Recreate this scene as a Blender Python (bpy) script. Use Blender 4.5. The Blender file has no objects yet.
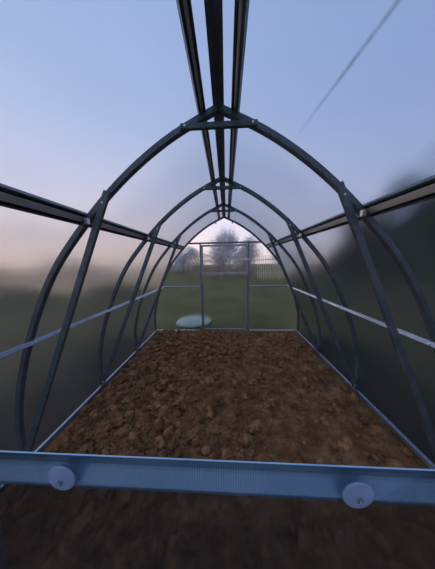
import bpy, bmesh, math, random
from mathutils import Vector, Matrix, noise
random.seed(7)
C = bpy.context.scene.collection

# ------------------------------------------------------------------ helpers
def link(name, bm, mat=None, parent=None, smooth=False):
    bmesh.ops.recalc_face_normals(bm, faces=bm.faces)
    me = bpy.data.meshes.new(name)
    bm.to_mesh(me); bm.free()
    if smooth:
        for p in me.polygons: p.use_smooth = True
    o = bpy.data.objects.new(name, me)
    C.objects.link(o)
    if mat: me.materials.append(mat)
    if parent: o.parent = parent
    return o

def tag(o, label=None, cat=None, group=None, kind=None):
    if label: o['label'] = label
    if cat: o['category'] = cat
    if group: o['group'] = group
    if kind: o['kind'] = kind
    return o

def empty(name, loc=(0, 0, 0)):
    o = bpy.data.objects.new(name, None)
    o.empty_display_size = .1
    C.objects.link(o); o.location = loc
    return o

def box(bm, a, b, bev=0):
    """axis aligned box between corners a and b"""
    a, b = Vector(a), Vector(b)
    r = bmesh.ops.create_cube(bm, size=1)
    bmesh.ops.scale(bm, vec=b - a, verts=r['verts'])
    bmesh.ops.translate(bm, vec=(a + b) / 2, verts=r['verts'])
    if bev:
        es = list({e for v in r['verts'] for e in v.link_edges})
        bmesh.ops.bevel(bm, geom=es, offset=bev, segments=2, affect='EDGES', profile=.6)

def section(w, h, bev):
    """rounded rectangle section, counter clockwise"""
    a, b = w / 2, h / 2
    return [(-a + bev, -b), (a - bev, -b), (a, -b + bev), (a, b - bev),
            (a - bev, b), (-a + bev, b), (-a, b - bev), (-a, -b + bev)]

def sweep_xz(bm, path, y, sec):
    """sweep section (in-plane, along y) down a path of (x, z) points lying at depth y"""
    rings = []
    n = len(path)
    for i, (x, z) in enumerate(path):
        if i == 0: t = Vector((path[1][0] - x, path[1][1] - z)); m = 1
        elif i == n - 1: t = Vector((x - path[-2][0], z - path[-2][1])); m = 1
        else:
            t1 = Vector((x - path[i-1][0], z - path[i-1][1])).normalized()
            t2 = Vector((path[i+1][0] - x, path[i+1][1] - z)).normalized()
            t = t1 + t2; m = 1 / max(.3, math.cos(t1.angle(t2) / 2)) if t1.length and t2.length else 1
        t.normalize()
        nx, nz = -t[1], t[0]
        rings.append([bm.verts.new((x + nx * p * m, y + q, z + nz * p * m)) for p, q in sec])
    k = len(sec)
    for i in range(n - 1):
        for j in range(k):
            bm.faces.new((rings[i][j], rings[i][(j+1) % k], rings[i+1][(j+1) % k], rings[i+1][j]))
    bm.faces.new(rings[0]); bm.faces.new(rings[-1])

def extrude_y(bm, sec, y0, y1, cx, cz, ang=0, closed=True):
    """long member parallel to y with section points (u, v) turned by ang"""
    c, s = math.cos(ang), math.sin(ang)
    P = [(cx + u * c - v * s, cz + u * s + v * c) for u, v in sec]
    r0 = [bm.verts.new((x, y0, z)) for x, z in P]
    r1 = [bm.verts.new((x, y1, z)) for x, z in P]
    k = len(P)
    for j in range(k):
        bm.faces.new((r0[j], r0[(j+1) % k], r1[(j+1) % k], r1[j]))
    bm.faces.new(r0); bm.faces.new(r1)

def disc(bm, centre, axis, r, h, seg=24, dome=0.0):
    """lathe-like disc with rounded edge, axis = outward normal"""
    axis = Vector(axis).normalized()
    q = axis.to_track_quat('Z', 'Y')
    prof = [(r, 0), (r, h * .6), (r * .93, h * .9), (r * .8, h), (r * .45, h + dome * .7), (0, h + dome)]
    rings = []
    for rr, zz in prof:
        if rr == 0:
            rings.append([bm.verts.new(Vector(centre) + q @ Vector((0, 0, zz)))])
        else:
            rings.append([bm.verts.new(Vector(centre) + q @ Vector((rr * math.cos(2*math.pi*k/seg), rr * math.sin(2*math.pi*k/seg), zz))) for k in range(seg)])
    for a, b in zip(rings[:-1], rings[1:]):
        for k in range(seg):
            if len(b) == 1: bm.faces.new((a[k], a[(k+1) % seg], b[0]))
            else: bm.faces.new((a[k], a[(k+1) % seg], b[(k+1) % seg], b[k]))
    bm.faces.new(rings[0][::-1])

def tube(bm, pts, rad, seg=8):
    pts = [Vector(p) for p in pts]
    rings = []
    for i, p in enumerate(pts):
        t = (pts[min(i+1, len(pts)-1)] - pts[max(i-1, 0)]).normalized()
        q = t.to_track_quat('Z', 'Y')
        r = rad[i] if isinstance(rad, (list, tuple)) else rad
        rings.append([bm.verts.new(p + q @ Vector((r*math.cos(2*math.pi*k/seg), r*math.sin(2*math.pi*k/seg), 0))) for k in range(seg)])
    for a, b in zip(rings[:-1], rings[1:]):
        for k in range(seg): bm.faces.new((a[k], a[(k+1) % seg], b[(k+1) % seg], b[k]))
    bm.faces.new(rings[0][::-1]); bm.faces.new(rings[-1])

# ------------------------------------------------------------------ materials
def new_mat(name):
    m = bpy.data.materials.new(name); m.use_nodes = True
    nt = m.node_tree; nt.nodes.clear()
    out = nt.nodes.new('ShaderNodeOutputMaterial')
    return m, nt, out
def N(nt, t, **kw):
    n = nt.nodes.new(t)
    for k, v in kw.items():
        if k in n.inputs: n.inputs[k].default_value = v
        else: setattr(n, k, v)
    return n
def ramp(nt, stops, src):
    r = nt.nodes.new('ShaderNodeValToRGB')
    e = r.color_ramp.elements
    while len(e) < len(stops): e.new(.5)
    for i, (p, c) in enumerate(stops):
        e[i].position = p; e[i].color = (*c, 1)
    nt.links.new(src, r.inputs[0]); return r

def noise_mat(name, c1, c2, scale, rough=.8, bump=0, bscale=None, metallic=0, detail=6, c3=None):
    m, nt, out = new_mat(name)
    tc = N(nt, 'ShaderNodeTexCoord')
    n = N(nt, 'ShaderNodeTexNoise', Scale=scale, Detail=detail, Roughness=.6)
    nt.links.new(tc.outputs['Object'], n.inputs['Vector'])
    st = [(.3, c1), (.7, c2)] if not c3 else [(.28, c1), (.5, c2), (.75, c3)]
    r = ramp(nt, st, n.outputs[0])
    b = N(nt, 'ShaderNodeBsdfPrincipled', Roughness=rough, Metallic=metallic)
    nt.links.new(r.outputs[0], b.inputs['Base Color'])
    if rough >= .9: b.inputs['Specular IOR Level'].default_value = .12
    if bump:
        n2 = N(nt, 'ShaderNodeTexNoise', Scale=bscale or scale * 4, Detail=8)
        nt.links.new(tc.outputs['Object'], n2.inputs['Vector'])
        bp = N(nt, 'ShaderNodeBump', Strength=bump, Distance=.02)
        nt.links.new(n2.outputs[0], bp.inputs['Height']); nt.links.new(bp.outputs[0], b.inputs['Normal'])
    nt.links.new(b.outputs[0], out.inputs[0])
    return m

M = {}
M['steel'] = noise_mat('galvanised_steel', (.066, .090, .110), (.115, .150, .175), 14, rough=.45, metallic=.45, bump=.08, bscale=60)
M['steel_mid'] = noise_mat('mid_galvanised_steel', (.15, .18, .22), (.24, .28, .33), 14, rough=.42, metallic=.45, bump=.08, bscale=60)
M['steel_light'] = noise_mat('bright_galvanised_steel', (.27, .32, .39), (.38, .45, .54), 9, rough=.36, metallic=.8, bump=.05, bscale=50)
M['zinc_sheet'] = noise_mat('bright_zinc_sheet', (.31, .50, .62), (.42, .62, .74), 7, rough=.38, metallic=.55, bump=.05, bscale=50)
M['web'] = noise_mat('lit_web_steel', (.6, .64, .70), (.75, .78, .82), 7, rough=.5, metallic=.45)  # reflected glow on the purlin webs is put into this pale colour
M['zinc'] = noise_mat('zinc_bolt', (.6, .62, .66), (.8, .82, .85), 30, rough=.3, metallic=.8)
M['soil'] = noise_mat('garden_soil', (.060, .029, .012), (.20, .096, .040), 5, rough=.95, bump=.9, bscale=75, c3=(.37, .20, .095), detail=12)
M['clod'] = noise_mat('soil_clod', (.068, .033, .014), (.195, .095, .041), 9, rough=.95, bump=.8, bscale=60, c3=(.40, .22, .105), detail=12)
M['pebble'] = noise_mat('pebble_stone', (.2, .17, .14), (.36, .33, .29), 12, rough=.8)
M['grass'] = noise_mat('lawn_grass', (.046, .044, .014), (.094, .084, .030), .7, rough=.95, bump=.6, bscale=30, c3=(.14, .118, .045))
def add_earth_darkening(m):  # bare earth by the sill, widened on both sides to paint in extra darkness
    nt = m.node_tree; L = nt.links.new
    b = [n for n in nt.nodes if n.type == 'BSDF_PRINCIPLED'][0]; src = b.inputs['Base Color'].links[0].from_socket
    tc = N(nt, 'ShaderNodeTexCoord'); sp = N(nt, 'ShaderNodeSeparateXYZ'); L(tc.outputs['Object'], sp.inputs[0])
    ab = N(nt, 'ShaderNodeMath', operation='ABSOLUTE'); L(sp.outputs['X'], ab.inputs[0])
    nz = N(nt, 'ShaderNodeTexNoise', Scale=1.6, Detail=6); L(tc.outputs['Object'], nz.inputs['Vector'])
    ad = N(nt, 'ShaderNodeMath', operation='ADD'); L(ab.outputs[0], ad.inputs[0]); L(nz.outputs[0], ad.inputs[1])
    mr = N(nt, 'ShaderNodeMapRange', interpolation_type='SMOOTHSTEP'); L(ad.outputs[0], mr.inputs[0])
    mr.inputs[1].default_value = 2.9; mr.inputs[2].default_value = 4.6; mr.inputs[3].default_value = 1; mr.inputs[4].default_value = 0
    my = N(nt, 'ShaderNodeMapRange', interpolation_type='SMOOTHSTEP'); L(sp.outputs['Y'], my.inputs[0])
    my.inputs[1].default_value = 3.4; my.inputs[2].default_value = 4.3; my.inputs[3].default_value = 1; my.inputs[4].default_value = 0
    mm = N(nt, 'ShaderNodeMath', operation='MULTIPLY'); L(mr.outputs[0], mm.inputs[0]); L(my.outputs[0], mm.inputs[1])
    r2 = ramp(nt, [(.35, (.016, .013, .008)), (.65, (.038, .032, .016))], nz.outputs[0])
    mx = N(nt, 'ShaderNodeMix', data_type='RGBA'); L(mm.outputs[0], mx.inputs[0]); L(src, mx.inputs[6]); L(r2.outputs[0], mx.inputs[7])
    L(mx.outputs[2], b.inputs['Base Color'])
add_earth_darkening(M['grass'])
M['bark'] = noise_mat('tree_bark', (.05, .04, .032), (.11, .09, .07), 10, rough=.9, bump=.5)
M['leaf'] = noise_mat('dark_foliage', (.018, .03, .014), (.05, .07, .03), 3, rough=.8)
M['leaf_far'] = noise_mat('hazed_foliage', (.48, .48, .53), (.64, .63, .68), 1.5, rough=.8)  # distance haze is painted into the pale leaf colour
M['twig'] = noise_mat('brown_twigs', (.32, .27, .25), (.50, .43, .39), 4, rough=.9)
M['wood'] = noise_mat('weathered_pale_wood', (.48, .40, .26), (.62, .54, .38), 5, rough=.8, bump=.3)
M['lid'] = noise_mat('pale_green_plastic', (.13, .21, .165), (.19, .28, .225), 4, rough=.45)

def poly_mat(name, axis, pitch, trans=.32, rough=.16, milk=.14, tint=(.93, .95, .97), ribs=.35, streak=False, scat=1.0):
    """twin-wall polycarbonate: soft see-through, ribs run square to `axis`"""
    m, nt, out = new_mat(name)
    L = nt.links.new
    tc = N(nt, 'ShaderNodeTexCoord'); sep = N(nt, 'ShaderNodeSeparateXYZ')
    L(tc.outputs['Object'], sep.inputs[0])
    mul = N(nt, 'ShaderNodeMath', operation='MULTIPLY'); mul.inputs[1].default_value = 1 / pitch
    L(sep.outputs[axis], mul.inputs[0])
    fr = N(nt, 'ShaderNodeMath', operation='FRACT'); L(mul.outputs[0], fr.inputs[0])
    lt = N(nt, 'ShaderNodeMath', operation='LESS_THAN'); lt.inputs[1].default_value = .22; L(fr.outputs[0], lt.inputs[0])
    # haze of dried drops and dust on the sheet
    nz = N(nt, 'ShaderNodeTexNoise', Scale=2.2, Detail=8, Roughness=.65); L(tc.outputs['Object'], nz.inputs['Vector'])
    dirt = N(nt, 'ShaderNodeMapRange'); L(nz.outputs[0], dirt.inputs[0])
    dirt.inputs[1].default_value = .35; dirt.inputs[2].default_value = .75
    dirt.inputs[3].default_value = milk * .6; dirt.inputs[4].default_value = milk * 1.7
    rb = N(nt, 'ShaderNodeMath', operation='MULTIPLY'); rb.inputs[1].default_value = ribs; L(lt.outputs[0], rb.inputs[0])
    ad = N(nt, 'ShaderNodeMath', operation='ADD', use_clamp=True); L(dirt.outputs[0], ad.inputs[0]); L(rb.outputs[0], ad.inputs[1])
    glass = N(nt, 'ShaderNodeBsdfRefraction', IOR=1.15, Roughness=rough, Color=(*tint, 1))
    clear = N(nt, 'ShaderNodeBsdfTransparent', Color=(*tint, 1))
    mx = N(nt, 'ShaderNodeMixShader'); mx.inputs[0].default_value = trans
    L(glass.outputs[0], mx.inputs[1]); L(clear.outputs[0], mx.inputs[2])
    tl = N(nt, 'ShaderNodeBsdfTranslucent', Color=(.75*scat, .78*scat, .82*scat, 1))
    df = N(nt, 'ShaderNodeBsdfDiffuse', Color=(.45*scat, .48*scat, .52*scat, 1))
    md = N(nt, 'ShaderNodeMixShader'); md.inputs[0].default_value = .3
    L(tl.outputs[0], md.inputs[1]); L(df.outputs[0], md.inputs[2])
    m2 = N(nt, 'ShaderNodeMixShader'); L(ad.outputs[0], m2.inputs[0]); L(mx.outputs[0], m2.inputs[1]); L(md.outputs[0], m2.inputs[2])
    gl = N(nt, 'ShaderNodeBsdfGlossy', Roughness=.12, Color=(1, 1, 1, 1))
    fz = N(nt, 'ShaderNodeLayerWeight', Blend=.12)
    fm = N(nt, 'ShaderNodeMath', operation='MULTIPLY'); fm.inputs[1].default_value = .12; L(fz.outputs['Fresnel'], fm.inputs[0])
    m3 = N(nt, 'ShaderNodeMixShader'); L(fm.outputs[0], m3.inputs[0]); L(m2.outputs[0], m3.inputs[1]); L(gl.outputs[0], m3.inputs[2])
    res = m3
    if streak:      # long dried water streak near the top of the sheet
        def mth(op, a, b=None, c=False):
            n_ = N(nt, 'ShaderNodeMath', operation=op, use_clamp=c)
            for k, v in enumerate((a, b)):
                if v is None: continue
                if isinstance(v, (int, float)): n_.inputs[k].default_value = v
                else: L(v, n_.inputs[k])
            return n_.outputs[0]
        lin = mth('SUBTRACT', .578, mth('MULTIPLY', sep.outputs['Y'], .082))
        dist = mth('ABSOLUTE', mth('SUBTRACT', sep.outputs['X'], lin))
        core = mth('SUBTRACT', 1, mth('MULTIPLY', dist, 1/.0065), True)
        end = mth('MULTIPLY', mth('SUBTRACT', 1.02, sep.outputs['Y']), 2.2, True)
        up = mth('GREATER_THAN', sep.outputs['Z'], 1.5)
        n5 = N(nt, 'ShaderNodeTexNoise', Scale=22, Detail=3); L(tc.outputs['Object'], n5.inputs['Vector'])
        fac = mth('MULTIPLY', mth('MULTIPLY', mth('MULTIPLY', core, end), up), mth('MULTIPLY', n5.outputs[0], .62), True)
        dk = N(nt, 'ShaderNodeBsdfDiffuse', Color=(.12, .12, .14, 1))
        res = N(nt, 'ShaderNodeMixShader'); L(fac, res.inputs[0]); L(m3.outputs[0], res.inputs[1]); L(dk.outputs[0], res.inputs[2])
    L(res.outputs[0], out.inputs[0])
    return m
M['poly_side'] = poly_mat('twin_wall_polycarbonate_side', 'Y', .0115, trans=.25, rough=.3, milk=.014, tint=(.735, .745, .755), ribs=.05)
M['poly_streak'] = poly_mat('twin_wall_polycarbonate_streaked', 'Y', .0115, trans=.25, rough=.3, milk=.014, tint=(.735, .745, .755), ribs=.05, streak=True)
M['poly_end'] = poly_mat('twin_wall_polycarbonate_end', 'X', .0115, trans=.35, rough=.13, milk=.008, ribs=.01, tint=(.90, .905, .895))
M['poly_door'] = poly_mat('twin_wall_polycarbonate_door', 'X', .0048, trans=.6, rough=.1, milk=.004, tint=(.72, .75, .80), ribs=.20, scat=.25)

def washer_mat():
    m, nt, out = new_mat('clear_plastic_washer')
    b = N(nt, 'ShaderNodeBsdfPrincipled', Roughness=.3, IOR=1.45)
    b.inputs['Base Color'].default_value = (.30, .38, .54, 1)
    t = N(nt, 'ShaderNodeBsdfTransparent', Color=(.8, .85, .95, 1))
    mx = N(nt, 'ShaderNodeMixShader'); mx.inputs[0].default_value = .6
    nt.links.new(b.outputs[0], mx.inputs[1]); nt.links.new(t.outputs[0], mx.inputs[2]); nt.links.new(mx.outputs[0], out.inputs[0])
    return m
M['washer'] = washer_mat()

# ------------------------------------------------------------------ greenhouse profile
H = 2.70; YE = 4.08; FOOT = 1.754
KN = [(1.754, 0), (1.745, .40), (1.650, .81), (1.494, 1.215), (1.282, 1.62), (1.026, 1.944), (.700, 2.268), (.356, 2.52), (0, 2.70)]
def catmull(P, k=6):
    out = []
    n = len(P)
    for i in range(n - 1):
        p0 = P[max(i-1, 0)]; p1 = P[i]; p2 = P[i+1]; p3 = P[min(i+2, n-1)]
        for j in range(k):
            t = j / k
            out.append(tuple(.5 * ((2*p1[a]) + (-p0[a]+p2[a])*t + (2*p0[a]-5*p1[a]+4*p2[a]-p3[a])*t*t + (-p0[a]+3*p1[a]-3*p2[a]+p3[a])*t**3) for a in (0, 1)))
    out.append(P[-1]); return out
HALF = catmull(KN)
def offset(P, d):
    """move profile outwards by d; the foot moves sideways, the tip straight up"""
    out = []
    for i, (x, z) in enumerate(P):
        a = P[max(i-1, 0)]; b = P[min(i+1, len(P)-1)]
        tx, tz = b[0]-a[0], b[1]-a[1]; l = math.hypot(tx, tz)
        if i == len(P)-1: out.append((0, z + d * l / abs(tx) if tx else z + d))
        elif i == 0: out.append((x + d, z))
        else: out.append((x + d * tz / l, z - d * tx / l))
    return out
def xat(z, d=0):
    P = offset(HALF, d)
    for (x1, z1), (x2, z2) in zip(P[:-1], P[1:]):
        if z1 <= z <= z2: return x1 + (x2-x1) * (z-z1) / (z2-z1)
    return P[0][0] if z < 0 else 0

T = .042     # tube size of the hoops
PUR = .034   # purlin depth between hoop and sheet
SK = T/2 + PUR + .004   # inner skin of the sheet
TH = .008

# ------------------------------------------------------------------ hoops
def bolt(bm, c, axis, r=.008, h=.007):
    disc(bm, c, axis, r, h, seg=6)

def make_hoop(y, label, tie=True, strut=True, deep=False):
    e = empty('greenhouse_arch', (0, y, 0))
    tag(e, label, 'greenhouse arch', 'steel arches of the greenhouse')
    for s in (-1, 1):
        bm = bmesh.new()
        sweep_xz(bm, [(s*x, z) for x, z in (offset(HALF, .030) if deep else HALF)], 0, section(T, .040, .004))
        link('arch_rib', bm, M['steel'], e)
    if tie:
        bm = bmesh.new()
        sweep_xz(bm, [(-.245, 2.578), (.245, 2.578)], -.0325, section(.036, .024, .003))
        t = link('collar_tie', bm, M['steel'], e)
        for s in (-1, 1):
            bm = bmesh.new(); bolt(bm, (s*.215, -.0445, 2.578), (0, -1, 0))
            link('bolt', bm, M['zinc'], t)
    if strut:
        for s in (-1, 1):
            bm = bmesh.new()
            sweep_xz(bm, [(s*.765, 2.205), (s*.80, 2.13), (s*1.705, .055)], -.034, section(.046, .026, .003))
            t = link('brace_strut', bm, M['steel'], e)
            for px, pz in ((.800, 2.13), (1.695, .075)):
                bm = bmesh.new(); bolt(bm, (s*px, -.047, pz), (0, -1, 0))
                link('bolt', bm, M['zinc'], t)
    return e
make_hoop(0.03, 'steel arch framing the doorway nearest the viewer', tie=False, strut=False)
make_hoop(1, 'nearest and largest steel arch with braces running into the front corners')
make_hoop(2, 'middle steel arch with crossbar, second of the three braced arches from the front')
make_hoop(3, 'smallest braced steel arch with crossbar, just before the end wall')
make_hoop(YE, 'steel arch framing the far end wall, without a crossbar', tie=False, strut=False, deep=True)

# ------------------------------------------------------------------ purlins
Y0 = .03
def channel(w, h, t):
    """C channel: web outside, lips pointing in (v negative)"""
    a = w / 2
    return [(-a, -h), (-a + t*5, -h), (-a + t*5, -h + t), (-a + t, -h + t), (-a + t, -t), (a - t, -t), (a - t, -h + t), (a - t*5, -h + t), (a - t*5, -h), (a, -h), (a, 0), (-a, 0)]
for s, lab in ((-1, 'broad steel purlin along the left wall at shoulder height'), (1, 'broad pale-centred steel purlin along the right wall at shoulder height')):
    x, z = xat(2.015), 2.015
    nx, nz = .755, .656
    cx, cz = x + nx * (T/2 + PUR), z + nz * (T/2 + PUR)
    ang = math.atan2(nz, nx) - math.pi/2
    e = empty('wall_purlin', (0, 0, 0)); tag(e, lab, 'purlin', 'long purlins of the greenhouse')
    bm = bmesh.new()
    extrude_y(bm, channel(.094, PUR, .0025), Y0, YE-.0205, s*cx, cz, s*ang)
    link('channel', bm, M['steel'], e)
    bm = bmesh.new()   # folded inner web, its paler colour paints in the glow it reflects
    extrude_y(bm, section(.040, .006, .001), Y0, YE-.0205, s*(cx - nx*(PUR-.004)), cz - nz*(PUR-.004), s*ang)
    link('web', bm, M['web'], e)
    for y in (1, 2, 3):
        bm = bmesh.new()
        box(bm, (s*(x-.028) - .012, y-.046, z-.020), (s*(x-.028) + .012, y-.0205, z+.020), .002)
        b = link('bracket', bm, M['zinc'], e)
for s, lab in ((-1, 'roof purlin just left of the ridge'), (1, 'roof purlin just right of the ridge')):
    x = .103; z = 2.648
    nx, nz = .46, .888
    cx, cz = x + nx*(T/2+PUR)-.012, z + nz*(T/2+PUR)+.004
    ang = math.atan2(nz, nx) - math.pi/2
    e = empty('roof_purlin', (0, 0, 0)); tag(e, lab + ', running the full length', 'purlin', 'long purlins of the greenhouse')
    bm = bmesh.new(); extrude_y(bm, channel(.048, .03, .0025), Y0, YE-.0205, s*cx, cz, s*ang)
    link('channel', bm, M['steel'], e)
    bm = bmesh.new(); extrude_y(bm, section(.016, .005, .001), Y0, YE-.0205, s*(cx-nx*.026), cz-nz*.026, s*ang)
    link('web', bm, M['web'], e)
    bm = bmesh.new(); box(bm, (s*.19-.012, YE-.05, 2.575), (s*.19+.012, YE-.0205, 2.61), .003)
    link('end_bracket', bm, M['steel'], e)
bm = bmesh.new()
extrude_y(bm, [(-.036, -.012), (0, .006), (.036, -.012), (.036, -.009), (.034, .006), (0, .024), (-.034, .006), (-.036, -.009)], Y0, YE-.0205, 0, H + .036)
o = link('ridge_beam', bm, M['steel_mid']); tag(o, 'dark steel ridge beam along the peak of the roof, between two purlins', 'ridge beam')

for s, lab in ((-1, 'thin pale steel rail along the left wall at waist height'), (1, 'thin bright steel rail along the right wall at waist height')):
    z = 1.105; x = xat(z) - T/2 - .0205
    e = empty('side_rail', (0, 0, 0)); tag(e, lab, 'side rail', 'waist-height side rails')
    bm = bmesh.new(); extrude_y(bm, section(.022, .038, .004), Y0, YE-.0205, s*x, z, -s*.4)
    link('rail_tube', bm, M['steel_light'], e)
    for y in (1, 2, 3):
        bm = bmesh.new(); bolt(bm, (s*(x-.010), y, z), (-s, 0, .4), .009, .008)
        link('bolt', bm, M['zinc'], e)

# base rails
for s, lab in ((-1, 'straight steel sill along the foot of the left wall beside the soil'), (1, 'straight pale steel sill along the foot of the right wall beside the soil')):
    bm = bmesh.new()
    box(bm, (min(s*1.715, s*1.775), Y0, -.045), (max(s*1.715, s*1.775), YE, -.012), .004)
    box(bm, (min(s*1.715, s*1.722), Y0, -.01), (max(s*1.715, s*1.722), YE, .016), .002)
    o = link('base_rail', bm, M['steel_light']); tag(o, lab, 'base rail', 'base rails of the greenhouse')

# ------------------------------------------------------------------ sheets (room shell)
def skin(s):
    bm = bmesh.new()
    P = offset(HALF, SK); Q = offset(HALF, SK + TH)
    P = [(P[0][0], -.06)] + P; Q = [(Q[0][0], -.06)] + Q
    P[-1] = (0.001, P[-1][1]); Q[-1] = (0.001, Q[-1][1])
    ya, yb = -.02, YE + .0235
    loops = []
    for y in (ya, yb):
        loops.append([[bm.verts.new((s*x, y, z)) for x, z in L] for L in (P, Q)])
    n = len(P)
    for i in range(n-1):
        for k in (0, 1):
            bm.faces.new((loops[0][k][i], loops[0][k][i+1], loops[1][k][i+1], loops[1][k][i]))
        for e_ in (0, 1):
            bm.faces.new((loops[e_][0][i], loops[e_][0][i+1], loops[e_][1][i+1], loops[e_][1][i]))
    for i in (0, n-1):
        bm.faces.new((loops[0][0][i], loops[1][0][i], loops[1][1][i], loops[0][1][i]))
    return bm
wl = link('wall_left', skin(-1), M['poly_side']); tag(wl, 'left curved polycarbonate wall rising to the ridge', kind='structure')
wr = link('wall_right', skin(1), M['poly_streak']); tag(wr, 'right curved polycarbonate wall rising to the ridge', kind='structure')

def end_sheet(y0, y1, name, label, door_w, door_top, open_door=True):
    """sheet filling the arch outline around the door opening"""
    bm = bmesh.new()
    P = offset(HALF, SK + TH)
    pts = []
    def solid(poly):
        a = [bm.verts.new((x, y0, z)) for x, z in poly]; b = [bm.verts.new((x, y1, z)) for x, z in poly]
        k = len(poly)
        bm.faces.new(a[::-1]); bm.faces.new(b)
        for i in range(k): bm.faces.new((a[i], a[(i+1) % k], b[(i+1) % k], b[i]))
    def xw(z):
        for (x1, z1), (x2, z2) in zip(P[:-1], P[1:]):
            if z1 <= z <= z2: return x1 + (x2-x1)*(z-z1)/(z2-z1)
        return P[0][0]
    for s in (-1, 1):
        side = [(s*door_w, -.05), (s*P[0][0], -.05)] + [(s*x, z) for x, z in P if z < door_top] + [(s*xw(door_top), door_top), (s*door_w, door_top)]
        solid(side)
    top = [(-xw(door_top), door_top + .001), (xw(door_top), door_top + .001)] + [(x, z) for x, z in P if z > door_top + .01] + [(-x, z) for x, z in P[::-1][1:] if z > door_top + .01]
    solid(top)
    o = link(name, bm, M['poly_end']); tag(o, label, kind='structure'); return o
DW = .575; DT = 2.125
end_sheet(YE+.024, YE+.032, 'wall_back', 'far end wall of clear polycarbonate around the door', DW, DT)
end_sheet(-.004, .004, 'wall_front', 'near end wall of polycarbonate around the doorway', DW, 2.27)

# end wall framing
def bar(bm, a, b, bev=.003): box(bm, a, b, bev)
def end_frame(y, nm_label, DT=2.125):
    e = empty('end_wall_frame', (0, y, 0)); tag(e, nm_label, 'end wall frame')
    for s in (-1, 1):
        bm = bmesh.new(); bar(bm, (s*DW - .017, -.017, -.04), (s*DW + .017, .017, DT)); link('post', bm, M['steel_mid'], e)
        bm = bmesh.new(); x1 = xat(1.12) + .006; a, b = sorted((s*(DW+.018), s*x1)); bar(bm, (a, -.014, 1.085), (b, .014, 1.118)); link('side_crossbar', bm, M['steel_light'], e)
        bm = bmesh.new(); a, b = sorted((s*(DW+.018), s*1.73)); bar(bm, (a, -.018, -.04), (b, .018, -.002)); link('sill', bm, M['steel_light'], e)
    bm = bmesh.new(); x1 = xat(DT); bar(bm, (-x1, -.017, DT+.001), (x1, .017, DT+.042)); link('lintel', bm, M['steel_mid'], e)
    return e
end_frame(YE, 'steel posts, lintel and crossbars framing the far end wall')
end_frame(.03, 'steel posts and lintel of the doorway nearest the viewer', 2.27)

# far door: lower leaf and upper hatch
d = empty('door_1', (0, YE, 0)); tag(d, 'far polycarbonate door with its upper hatch shut', kind='structure')
lf = bmesh.new(); W2 = DW - .020
for a, b in (((-W2, -.013, .0), (-W2+.028, .013, 1.372)), ((W2-.028, -.013, .0), (W2, .013, 1.372)),
             ((-W2+.029, -.013, 1.380), (W2-.029, .013, 1.372)), ((-W2+.029, -.013, .0), (W2-.029, .013, .032))): bar(lf, a, b)
link('leaf_frame', lf, M['steel_mid'], d)
bm = bmesh.new(); box(bm, (-W2, .014, 0), (W2, .021, 1.372)); link('leaf_panel', bm, M['poly_end'], d)
ht = bmesh.new(); z0, z1 = 1.402, 2.108
for a, b in (((-W2, -.015, z0), (-W2+.042, .013, z1)), ((W2-.042, -.015, z0), (W2, .013, z1)),
             ((-W2+.043, -.015, z1-.044), (W2-.043, .013, z1)), ((-W2+.043, -.015, z0), (W2-.043, .013, z0+.044))): bar(ht, a, b)
h = link('hatch_frame', ht, M['steel_light'], d)
bm = bmesh.new(); box(bm, (-W2, .014, z0), (W2, .021, z1)); link('hatch_panel', bm, M['poly_end'], d)
bm = bmesh.new(); box(bm, (.36, -.036, 1.738), (.60, -.020, 1.766), .003); box(bm, (.485, -.024, 1.72), (.53, -.0155, 1.79), .002); box(bm, (.36, -.046, 1.735), (.385, -.030, 1.775), .004)
link('latch', bm, M['zinc'], h)

# near door: lower leaf, its top rail and two washers face the viewer
d = empty('door_2', (0, 0, 0)); tag(d, 'near lower door leaf across the foreground, its hatch open above', kind='structure'); d.rotation_euler.y = .008; d.location.x = -.0105
ZT = 1.327
bm = bmesh.new()
# folded hat section seen through the sheet: top lip, recessed groove, sloping face
sec = [(-.008, ZT), (-.005, ZT), (.014, ZT-.030), (.014, ZT-.079), (-.004, ZT-.079), (-.009, ZT-.075), (-.009, ZT-.068), (.008, ZT-.038), (.009, ZT-.030), (-.003, ZT-.012), (-.008, ZT-.004)]
r0 = [bm.verts.new((-W2, y+.012, z)) for y, z in sec]; r1 = [bm.verts.new((W2, y+.012, z)) for y, z in sec]
for i in range(len(sec)): bm.faces.new((r0[i], r0[(i+1) % len(sec)], r1[(i+1) % len(sec)], r1[i]))
bm.faces.new(r0); bm.faces.new(r1)
link('top_rail', bm, M['zinc_sheet'], d)
for s in (-1, 1):
    bm = bmesh.new(); a, b = sorted((s*W2, s*(W2-.03))); box(bm, (a, .012, .0), (b, .038, ZT-.082), .003); link('stile', bm, M['steel_light'], d)
bm = bmesh.new(); box(bm, (-W2+.031, .012, 0), (W2-.031, .038, .034), .003); link('bottom_rail', bm, M['steel_light'], d)
bm = bmesh.new(); box(bm, (-W2, -.003, 0), (W2, .003, ZT+.001)); 
pl = link('door_panel', bm, M['poly_door'], d)
for x, z in ((-.304, 1.283), (.285, 1.278)):
    bm = bmesh.new(); disc(bm, (x, -.0035, z), (0, -1, 0), .029, .004, 40, .003)
    w = link('washer', bm, M['washer'], d, smooth=True)
    bm = bmesh.new()
    c = Vector((x + (.001 if x < 0 else .0), -.0105, z-.004))
    disc(bm, c, (0, -1, 0), .0062, .002, 6, 0.001)
    sc = link('screw_head', bm, M['steel'], w); 
    bm = bmesh.new(); disc(bm, c + Vector((0, -.0032, 0)), (0, -1, 0), .003, .0006, 6)
    link('screw_socket', bm, M['zinc'], sc)

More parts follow.
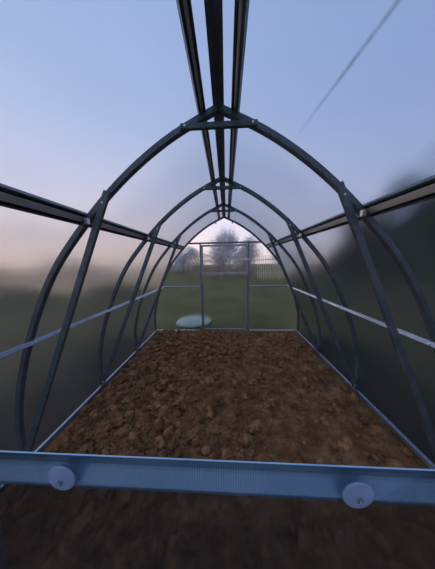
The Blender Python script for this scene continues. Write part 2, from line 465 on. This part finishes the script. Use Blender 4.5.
# ------------------------------------------------------------------ soil
def soil_h(x, y):
    v = Vector((x, y, 0))
    edge = min(1, max(0, (1.70 - abs(x)) / .12))
    h_ = .030 * noise.fractal(v * 1.3 + Vector((3, 8, 1)), .8, 2.1, 3)
    rough_ = .75 + .35 * noise.noise(v * .9) - .22 * min(1, max(-1, (x+.1)/1.2))
    h_ += .046 * rough_ * noise.fractal(v * 7, .7, 2.2, 4)
    h_ += .036 * rough_ * abs(noise.noise(v * 21 + Vector((1, 2, 3))))
    h_ += .012 * noise.noise(v * 48)
    h_ += .045 * math.exp(-((x-1.15)**2/.12 + (y-3.75)**2/.06))
    return -.012 + h_ * edge - .012 * (1 - edge)
nx_, ny_ = 300, 330
bm = bmesh.new(); G = []
for j in range(ny_+1):
    y = .055 + (YE - .03 - .055) * j / ny_
    G.append([bm.verts.new((-1.712 + 3.424*i/nx_, y, soil_h(-1.712 + 3.424*i/nx_, y))) for i in range(nx_+1)])
for j in range(ny_):
    for i in range(nx_): bm.faces.new((G[j][i], G[j][i+1], G[j+1][i+1], G[j+1][i]))
rim = [G[0][i] for i in range(nx_+1)] + [G[j][nx_] for j in range(1, ny_+1)] + [G[ny_][i] for i in range(nx_-1, -1, -1)] + [G[j][0] for j in range(ny_-1, 0, -1)]
low = [bm.verts.new((v.co.x, v.co.y, -.11)) for v in rim]
for i in range(len(rim)): bm.faces.new((rim[i], rim[(i+1) % len(rim)], low[(i+1) % len(rim)], low[i]))
bm.faces.new(low)
o = link('soil_bed', bm, M['soil'], smooth=True); tag(o, 'brown dug garden soil covering the whole greenhouse floor', 'soil', kind='stuff')

base = bmesh.new(); bmesh.ops.create_icosphere(base, subdivisions=2, radius=1)
bv = [v.co.copy() for v in base.verts]; bf = [[v.index for v in f.verts] for f in base.faces]; base.free()
def clods(name, count, rmin, rmax, mat, label, cat, bias):
    V, F = [], []
    for _ in range(count):
        while True:
            x = random.uniform(-1.64, 1.64); y = random.uniform(.1, YE-.1)
            if random.random() < bias(x, y): break
        r = rmin * (rmax/rmin) ** (random.random() ** 2.1)
        sx, sy, sz = r*random.uniform(.8, 1.3), r*random.uniform(.8, 1.3), r*random.uniform(.6, .95)
        off = Vector((random.random()*50, random.random()*50, 0)); a = random.random()*6.28
        ca, sa = math.cos(a), math.sin(a); zz = soil_h(x, y) + sz*.25
        b0 = len(V)
        for v in bv:
            k = 1 + .6 * noise.noise(v*1.5 + off) + .42 * noise.noise(v*3.6 + off)
            p = Vector((v.x*sx*k, v.y*sy*k, v.z*sz*k))
            V.append((x + p.x*ca - p.y*sa, y + p.x*sa + p.y*ca, zz + p.z))
        F += [[i + b0 for i in f] for f in bf]
    me = bpy.data.meshes.new(name); me.from_pydata(V, [], F); me.materials.append(mat)
    for i, p in enumerate(me.polygons): p.use_smooth = False
    o = bpy.data.objects.new(name, me); C.objects.link(o)
    tag(o, label, cat, kind='stuff')
clods('soil_clods', 5600, .006, .056, M['clod'], 'loose brown clods and crumbs scattered over the soil bed', 'soil clods',
      lambda x, y: .25 + .75 * max(0, min(1, (.5 - x) / 1.6)))
clods('pebbles', 110, .004, .011, M['pebble'], 'small pale stones and bits of debris in the soil', 'pebbles', lambda x, y: 1)

# ------------------------------------------------------------------ outdoors
GZ = -.07
bm = bmesh.new()
n = 90
def gco(i): 
    t = (i / n) * 2 - 1
    return math.copysign(abs(t) ** 2.2, t) * 90
GG = [[bm.verts.new((gco(i), gco(j) + 4, GZ + (0 if abs(gco(i)) < 2.6 and -3 < gco(j) + 4 < 5.6 else .05*noise.noise(Vector((gco(i)*.35, gco(j)*.35, 0)))))) for i in range(n+1)] for j in range(n+1)]
for j in range(n):
    for i in range(n): bm.faces.new((GG[j][i], GG[j][i+1], GG[j+1][i+1], GG[j+1][i]))
o = link('ground', bm, M['grass'], smooth=True); tag(o, 'dim green lawn around the greenhouse', kind='structure')

# round lid lying on the grass behind the end wall
bm = bmesh.new()
prof = [(.50, 0), (.515, .015), (.515, .045), (.49, .060), (.44, .066), (.36, .088), (.2, .105), (.0, .110)]
prev = None; S_ = 48
for r_, z_ in prof:
    if r_: cur = [bm.verts.new((r_*math.cos(2*math.pi*k/S_), r_*math.sin(2*math.pi*k/S_), z_)) for k in range(S_)]
    else: cur = [bm.verts.new((0, 0, z_))]
    if prev:
        for k in range(S_):
            if len(cur) == 1: bm.faces.new((prev[k], prev[(k+1) % S_], cur[0]))
            else: bm.faces.new((prev[k], prev[(k+1) % S_], cur[(k+1) % S_], cur[k]))
    else: bm.faces.new(cur[::-1])
    prev = cur
o = link('round_lid', bm, M['lid'], smooth=True); o.location = (-.93, 4.86, GZ - .005)
tag(o, 'pale green round tank lid lying on the grass behind the end wall', 'lid')

def leaf_cloud(bm, centre, rad, count, size, seed):
    rnd = random.Random(seed)
    for _ in range(count):
        while True:
            p = Vector([rnd.uniform(-1, 1) for _ in range(3)])
            if .15 < p.length < 1: break
        q = Vector((p.x*rad[0], p.y*rad[1], p.z*rad[2]))
        q *= 1 + .35 * noise.noise(q * 1.2 + Vector((seed, 0, 0)))
        c = Vector(centre) + q
        s = size * rnd.uniform(.6, 1.4)
        a = Vector([rnd.uniform(-1, 1) for _ in range(3)]).normalized(); b = a.orthogonal().normalized()
        if rnd.random() < .5: b = a.cross(b)
        v = [bm.verts.new(c + a*s), bm.verts.new(c + b*s*.5), bm.verts.new(c - a*s), bm.verts.new(c - b*s*.5)]
        bm.faces.new(v)

def trunk_mesh(h_, r, seed, branches=6, spread=.35):
    rnd = random.Random(seed); bm = bmesh.new()
    top = Vector((rnd.uniform(-.2, .2), rnd.uniform(-.2, .2), h_*.8))
    tube(bm, [(0, 0, 0), top*.35, top*.7, top], [r, r*.75, r*.5, r*.15], 8)
    for k in range(branches):
        t = rnd.uniform(.3, .8); a = rnd.uniform(0, 6.28); l = h_*spread*rnd.uniform(.6, 1)
        p = top*t; q = p + Vector((math.cos(a)*l, math.sin(a)*l, l*.7))
        tube(bm, [p, (p+q)/2 + Vector((0, 0, -.05*l)), q], [r*.35, r*.22, r*.06], 6)
    return bm

def tree(name, loc, h_, w, mat, label, cat, group, seed, count=2600, size=.12):
    e = empty(name, (loc[0], loc[1], GZ - .02)); tag(e, label, cat, group)
    link('trunk', trunk_mesh(h_, h_*.03, seed), M['bark'], e)
    rnd = random.Random(seed); bm = bmesh.new()
    for k in range(5):
        f = k / 4
        leaf_cloud(bm, (rnd.uniform(-.25, .25)*w, rnd.uniform(-.25, .25)*w, h_*(.32 + .48*f)), (w*(.52-.22*f), w*(.52-.22*f), h_*.22), count//5, size, seed*10 + k)
    link('crown', bm, mat, e)
# dark trees close by on the right
for k, (x, y, h_, w, lab) in enumerate([
    (6.0, .4, 4.6, 2.7, 'dark tree blurred behind the right wall, nearest the viewer'),
    (6.6, 4.0, 4.9, 2.9, 'dark tree blurred behind the right wall, second from the viewer'),
    (7.4, 8.0, 5.0, 3.0, 'dark tree blurred behind the right wall, third from the viewer'),
    (8.4, 12.2, 4.8, 3.0, 'dark tree blurred behind the right wall, farthest from the viewer')]):
    tree('garden_tree', (x, y), h_, w, M['leaf'], lab, 'tree', 'dark trees on the right', 31 + k, 6000, .12)
# hazy row beyond the end wall
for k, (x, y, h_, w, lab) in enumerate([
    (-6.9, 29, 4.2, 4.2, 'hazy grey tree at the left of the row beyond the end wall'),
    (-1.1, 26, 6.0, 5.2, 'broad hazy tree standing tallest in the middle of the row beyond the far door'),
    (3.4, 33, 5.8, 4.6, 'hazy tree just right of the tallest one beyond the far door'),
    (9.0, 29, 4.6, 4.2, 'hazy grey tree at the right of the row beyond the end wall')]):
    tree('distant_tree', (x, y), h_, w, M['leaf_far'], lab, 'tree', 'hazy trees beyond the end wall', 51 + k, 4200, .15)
# bare twiggy shrubs seen through the hatch
for k, (x, lab) in enumerate([(-3.1, 'brown twiggy shrub, leftmost seen past the far door'), (-.5, 'brown twiggy shrub seen through the left half of the hatch'),
                              (2.1, 'brown twiggy shrub seen through the right half of the hatch')]):
    rnd = random.Random(90 + k); e = empty('bare_shrub', (x, 20, GZ - .02)); tag(e, lab, 'shrub', 'twiggy shrubs beyond the end wall')
    bm = bmesh.new()
    for _ in range(46):
        a = rnd.uniform(0, 6.28); l = rnd.uniform(.25, 1.15); h2 = rnd.uniform(1.6, 3.1)
        tube(bm, [(math.cos(a)*.08, math.sin(a)*.08, 0), (math.cos(a)*l*.4, math.sin(a)*l*.4, h2*.55), (math.cos(a)*l + rnd.uniform(-.1, .1), math.sin(a)*l*.8, h2)], [.018, .012, .005], 5)
    link('branches', bm, M['twig'], e)
    bm = bmesh.new(); leaf_cloud(bm, (0, 0, 1.75), (1.2, .7, 1.25), 1800, .06, 300 + k); link('dry_leaves', bm, M['twig'], e)
# pale wooden fence at right
e = empty('picket_fence', (5.0, 18, GZ)); tag(e, 'pale wooden picket fence on the lawn, seen through the right side of the end wall', 'fence')
for k in range(22):
    x = -1.9 + k*.2; bm = bmesh.new(); hh = 2.3 + .05*math.sin(k*2.1)
    box(bm, (x, 0, -.03), (x+.12, .02, hh), .004)
    for v in bm.verts:
        if v.co.z > hh - .01 : v.co.x = x + .06 + (v.co.x - x - .06)*.45
    link('picket', bm, M['wood'], e)
for z_ in (.5, 1.8):
    bm = bmesh.new(); box(bm, (-1.92, .021, z_), (2.5, .055, z_+.08), .004); link('fence_rail', bm, M['wood'], e)
# low hedge line far left
for k, (x, y, h_, w, lab) in enumerate([(-17, 3, 1.9, 6, 'low bush on the left skyline, nearest the viewer'), (-19, 11, 2.2, 7, 'low bush on the left skyline, middle one'), (-18, 20, 2.3, 7, 'low bush on the left skyline, farthest away')]):
    e = empty('field_bush', (x, y, GZ-.02)); tag(e, lab, 'bush', 'bushes on the left skyline')
    bm = bmesh.new(); leaf_cloud(bm, (0, 0, h_*.48), (w*.3, w*.5, h_*.5), 2600, .13, 700+k); link('foliage', bm, M['leaf'], e)
    link('stem', trunk_mesh(h_*.7, .06, 70+k), M['bark'], e)
# ------------------------------------------------------------------ sky
w = bpy.data.worlds.new('dusk_sky'); bpy.context.scene.world = w; w.use_nodes = True
nt = w.node_tree; nt.nodes.clear(); L = nt.links.new
tc = N(nt, 'ShaderNodeTexCoord'); sp = N(nt, 'ShaderNodeSeparateXYZ'); L(tc.outputs['Generated'], sp.inputs[0])
def srgb(r, g, b):
    return tuple(((c/255)/12.92 if c/255 < .04045 else ((c/255+.055)/1.055)**2.4) for c in (r, g, b))
left = ramp(nt, [(0, srgb(226, 200, 188)), (.08, srgb(226, 204, 200)), (.26, srgb(206, 204, 226)), (.55, srgb(172, 190, 226)), (1, srgb(140, 164, 212))], sp.outputs['Z'])
right = ramp(nt, [(0, srgb(200, 194, 208)), (.10, srgb(182, 184, 208)), (.26, srgb(158, 172, 208)), (.55, srgb(138, 158, 204)), (1, srgb(130, 152, 200))], sp.outputs['Z'])
mr = N(nt, 'ShaderNodeMapRange', interpolation_type='SMOOTHSTEP'); L(sp.outputs['X'], mr.inputs[0]); mr.inputs[1].default_value = -.6; mr.inputs[2].default_value = .9
mix = N(nt, 'ShaderNodeMix', data_type='RGBA'); L(mr.outputs[0], mix.inputs[0]); L(left.outputs[0], mix.inputs[6]); L(right.outputs[0], mix.inputs[7])
mp = N(nt, 'ShaderNodeMapping'); mp.inputs['Scale'].default_value = (1, 1, 2.4); L(tc.outputs['Generated'], mp.inputs[0])
cl = N(nt, 'ShaderNodeTexNoise', Scale=2.6, Detail=6, Roughness=.55); L(mp.outputs[0], cl.inputs['Vector'])
cr = ramp(nt, [(.38, (.95, .95, .96)), (.66, (1.03, 1.03, 1.02))], cl.outputs[0])
m2 = N(nt, 'ShaderNodeMix', data_type='RGBA', blend_type='MULTIPLY'); m2.inputs[0].default_value = 1
L(mix.outputs[2], m2.inputs[6]); L(cr.outputs[0], m2.inputs[7])
bg = N(nt, 'ShaderNodeBackground', Strength=1.85); L(m2.outputs[2], bg.inputs[0])
wo = N(nt, 'ShaderNodeOutputWorld'); L(bg.outputs[0], wo.inputs[0])
# the last glow of the set sun, low on the left
sd = bpy.data.lights.new('low_sun', 'SUN'); sd.energy = .8; sd.color = (1, .72, .55); sd.angle = math.radians(12)
so = bpy.data.objects.new('low_sun', sd); C.objects.link(so)
so.rotation_euler = Vector((1, -.15, -.12)).to_track_quat('-Z', 'Y').to_euler()

# ------------------------------------------------------------------ camera
f, ya, pi_, ro, cx, cy, cz = 181.5686, .0496, .1289, -.0175, .0389, -.3082, 1.7224
fw = Vector((-math.sin(ya)*math.cos(pi_), math.cos(ya)*math.cos(pi_), -math.sin(pi_)))
r = Vector((math.cos(ya), math.sin(ya), 0)); u = r.cross(fw)
r2 = r*math.cos(ro) + u*math.sin(ro); u2 = -r*math.sin(ro) + u*math.cos(ro)
cam = bpy.data.cameras.new('camera'); co = bpy.data.objects.new('camera', cam); C.objects.link(co)
mtx = Matrix((r2, u2, -fw)).transposed().to_4x4(); mtx.translation = (cx, cy, cz)
co.matrix_world = mtx
cam.sensor_fit = 'HORIZONTAL'; cam.sensor_width = 36; cam.lens = 36 * f / 435; cam.clip_start = .02; cam.clip_end = 400
bpy.context.scene.camera = co
vs = bpy.context.scene.view_settings
vs.view_transform = 'Standard'; vs.look = 'None'; vs.gamma = 1; vs.use_curve_mapping = False; vs.exposure = 0
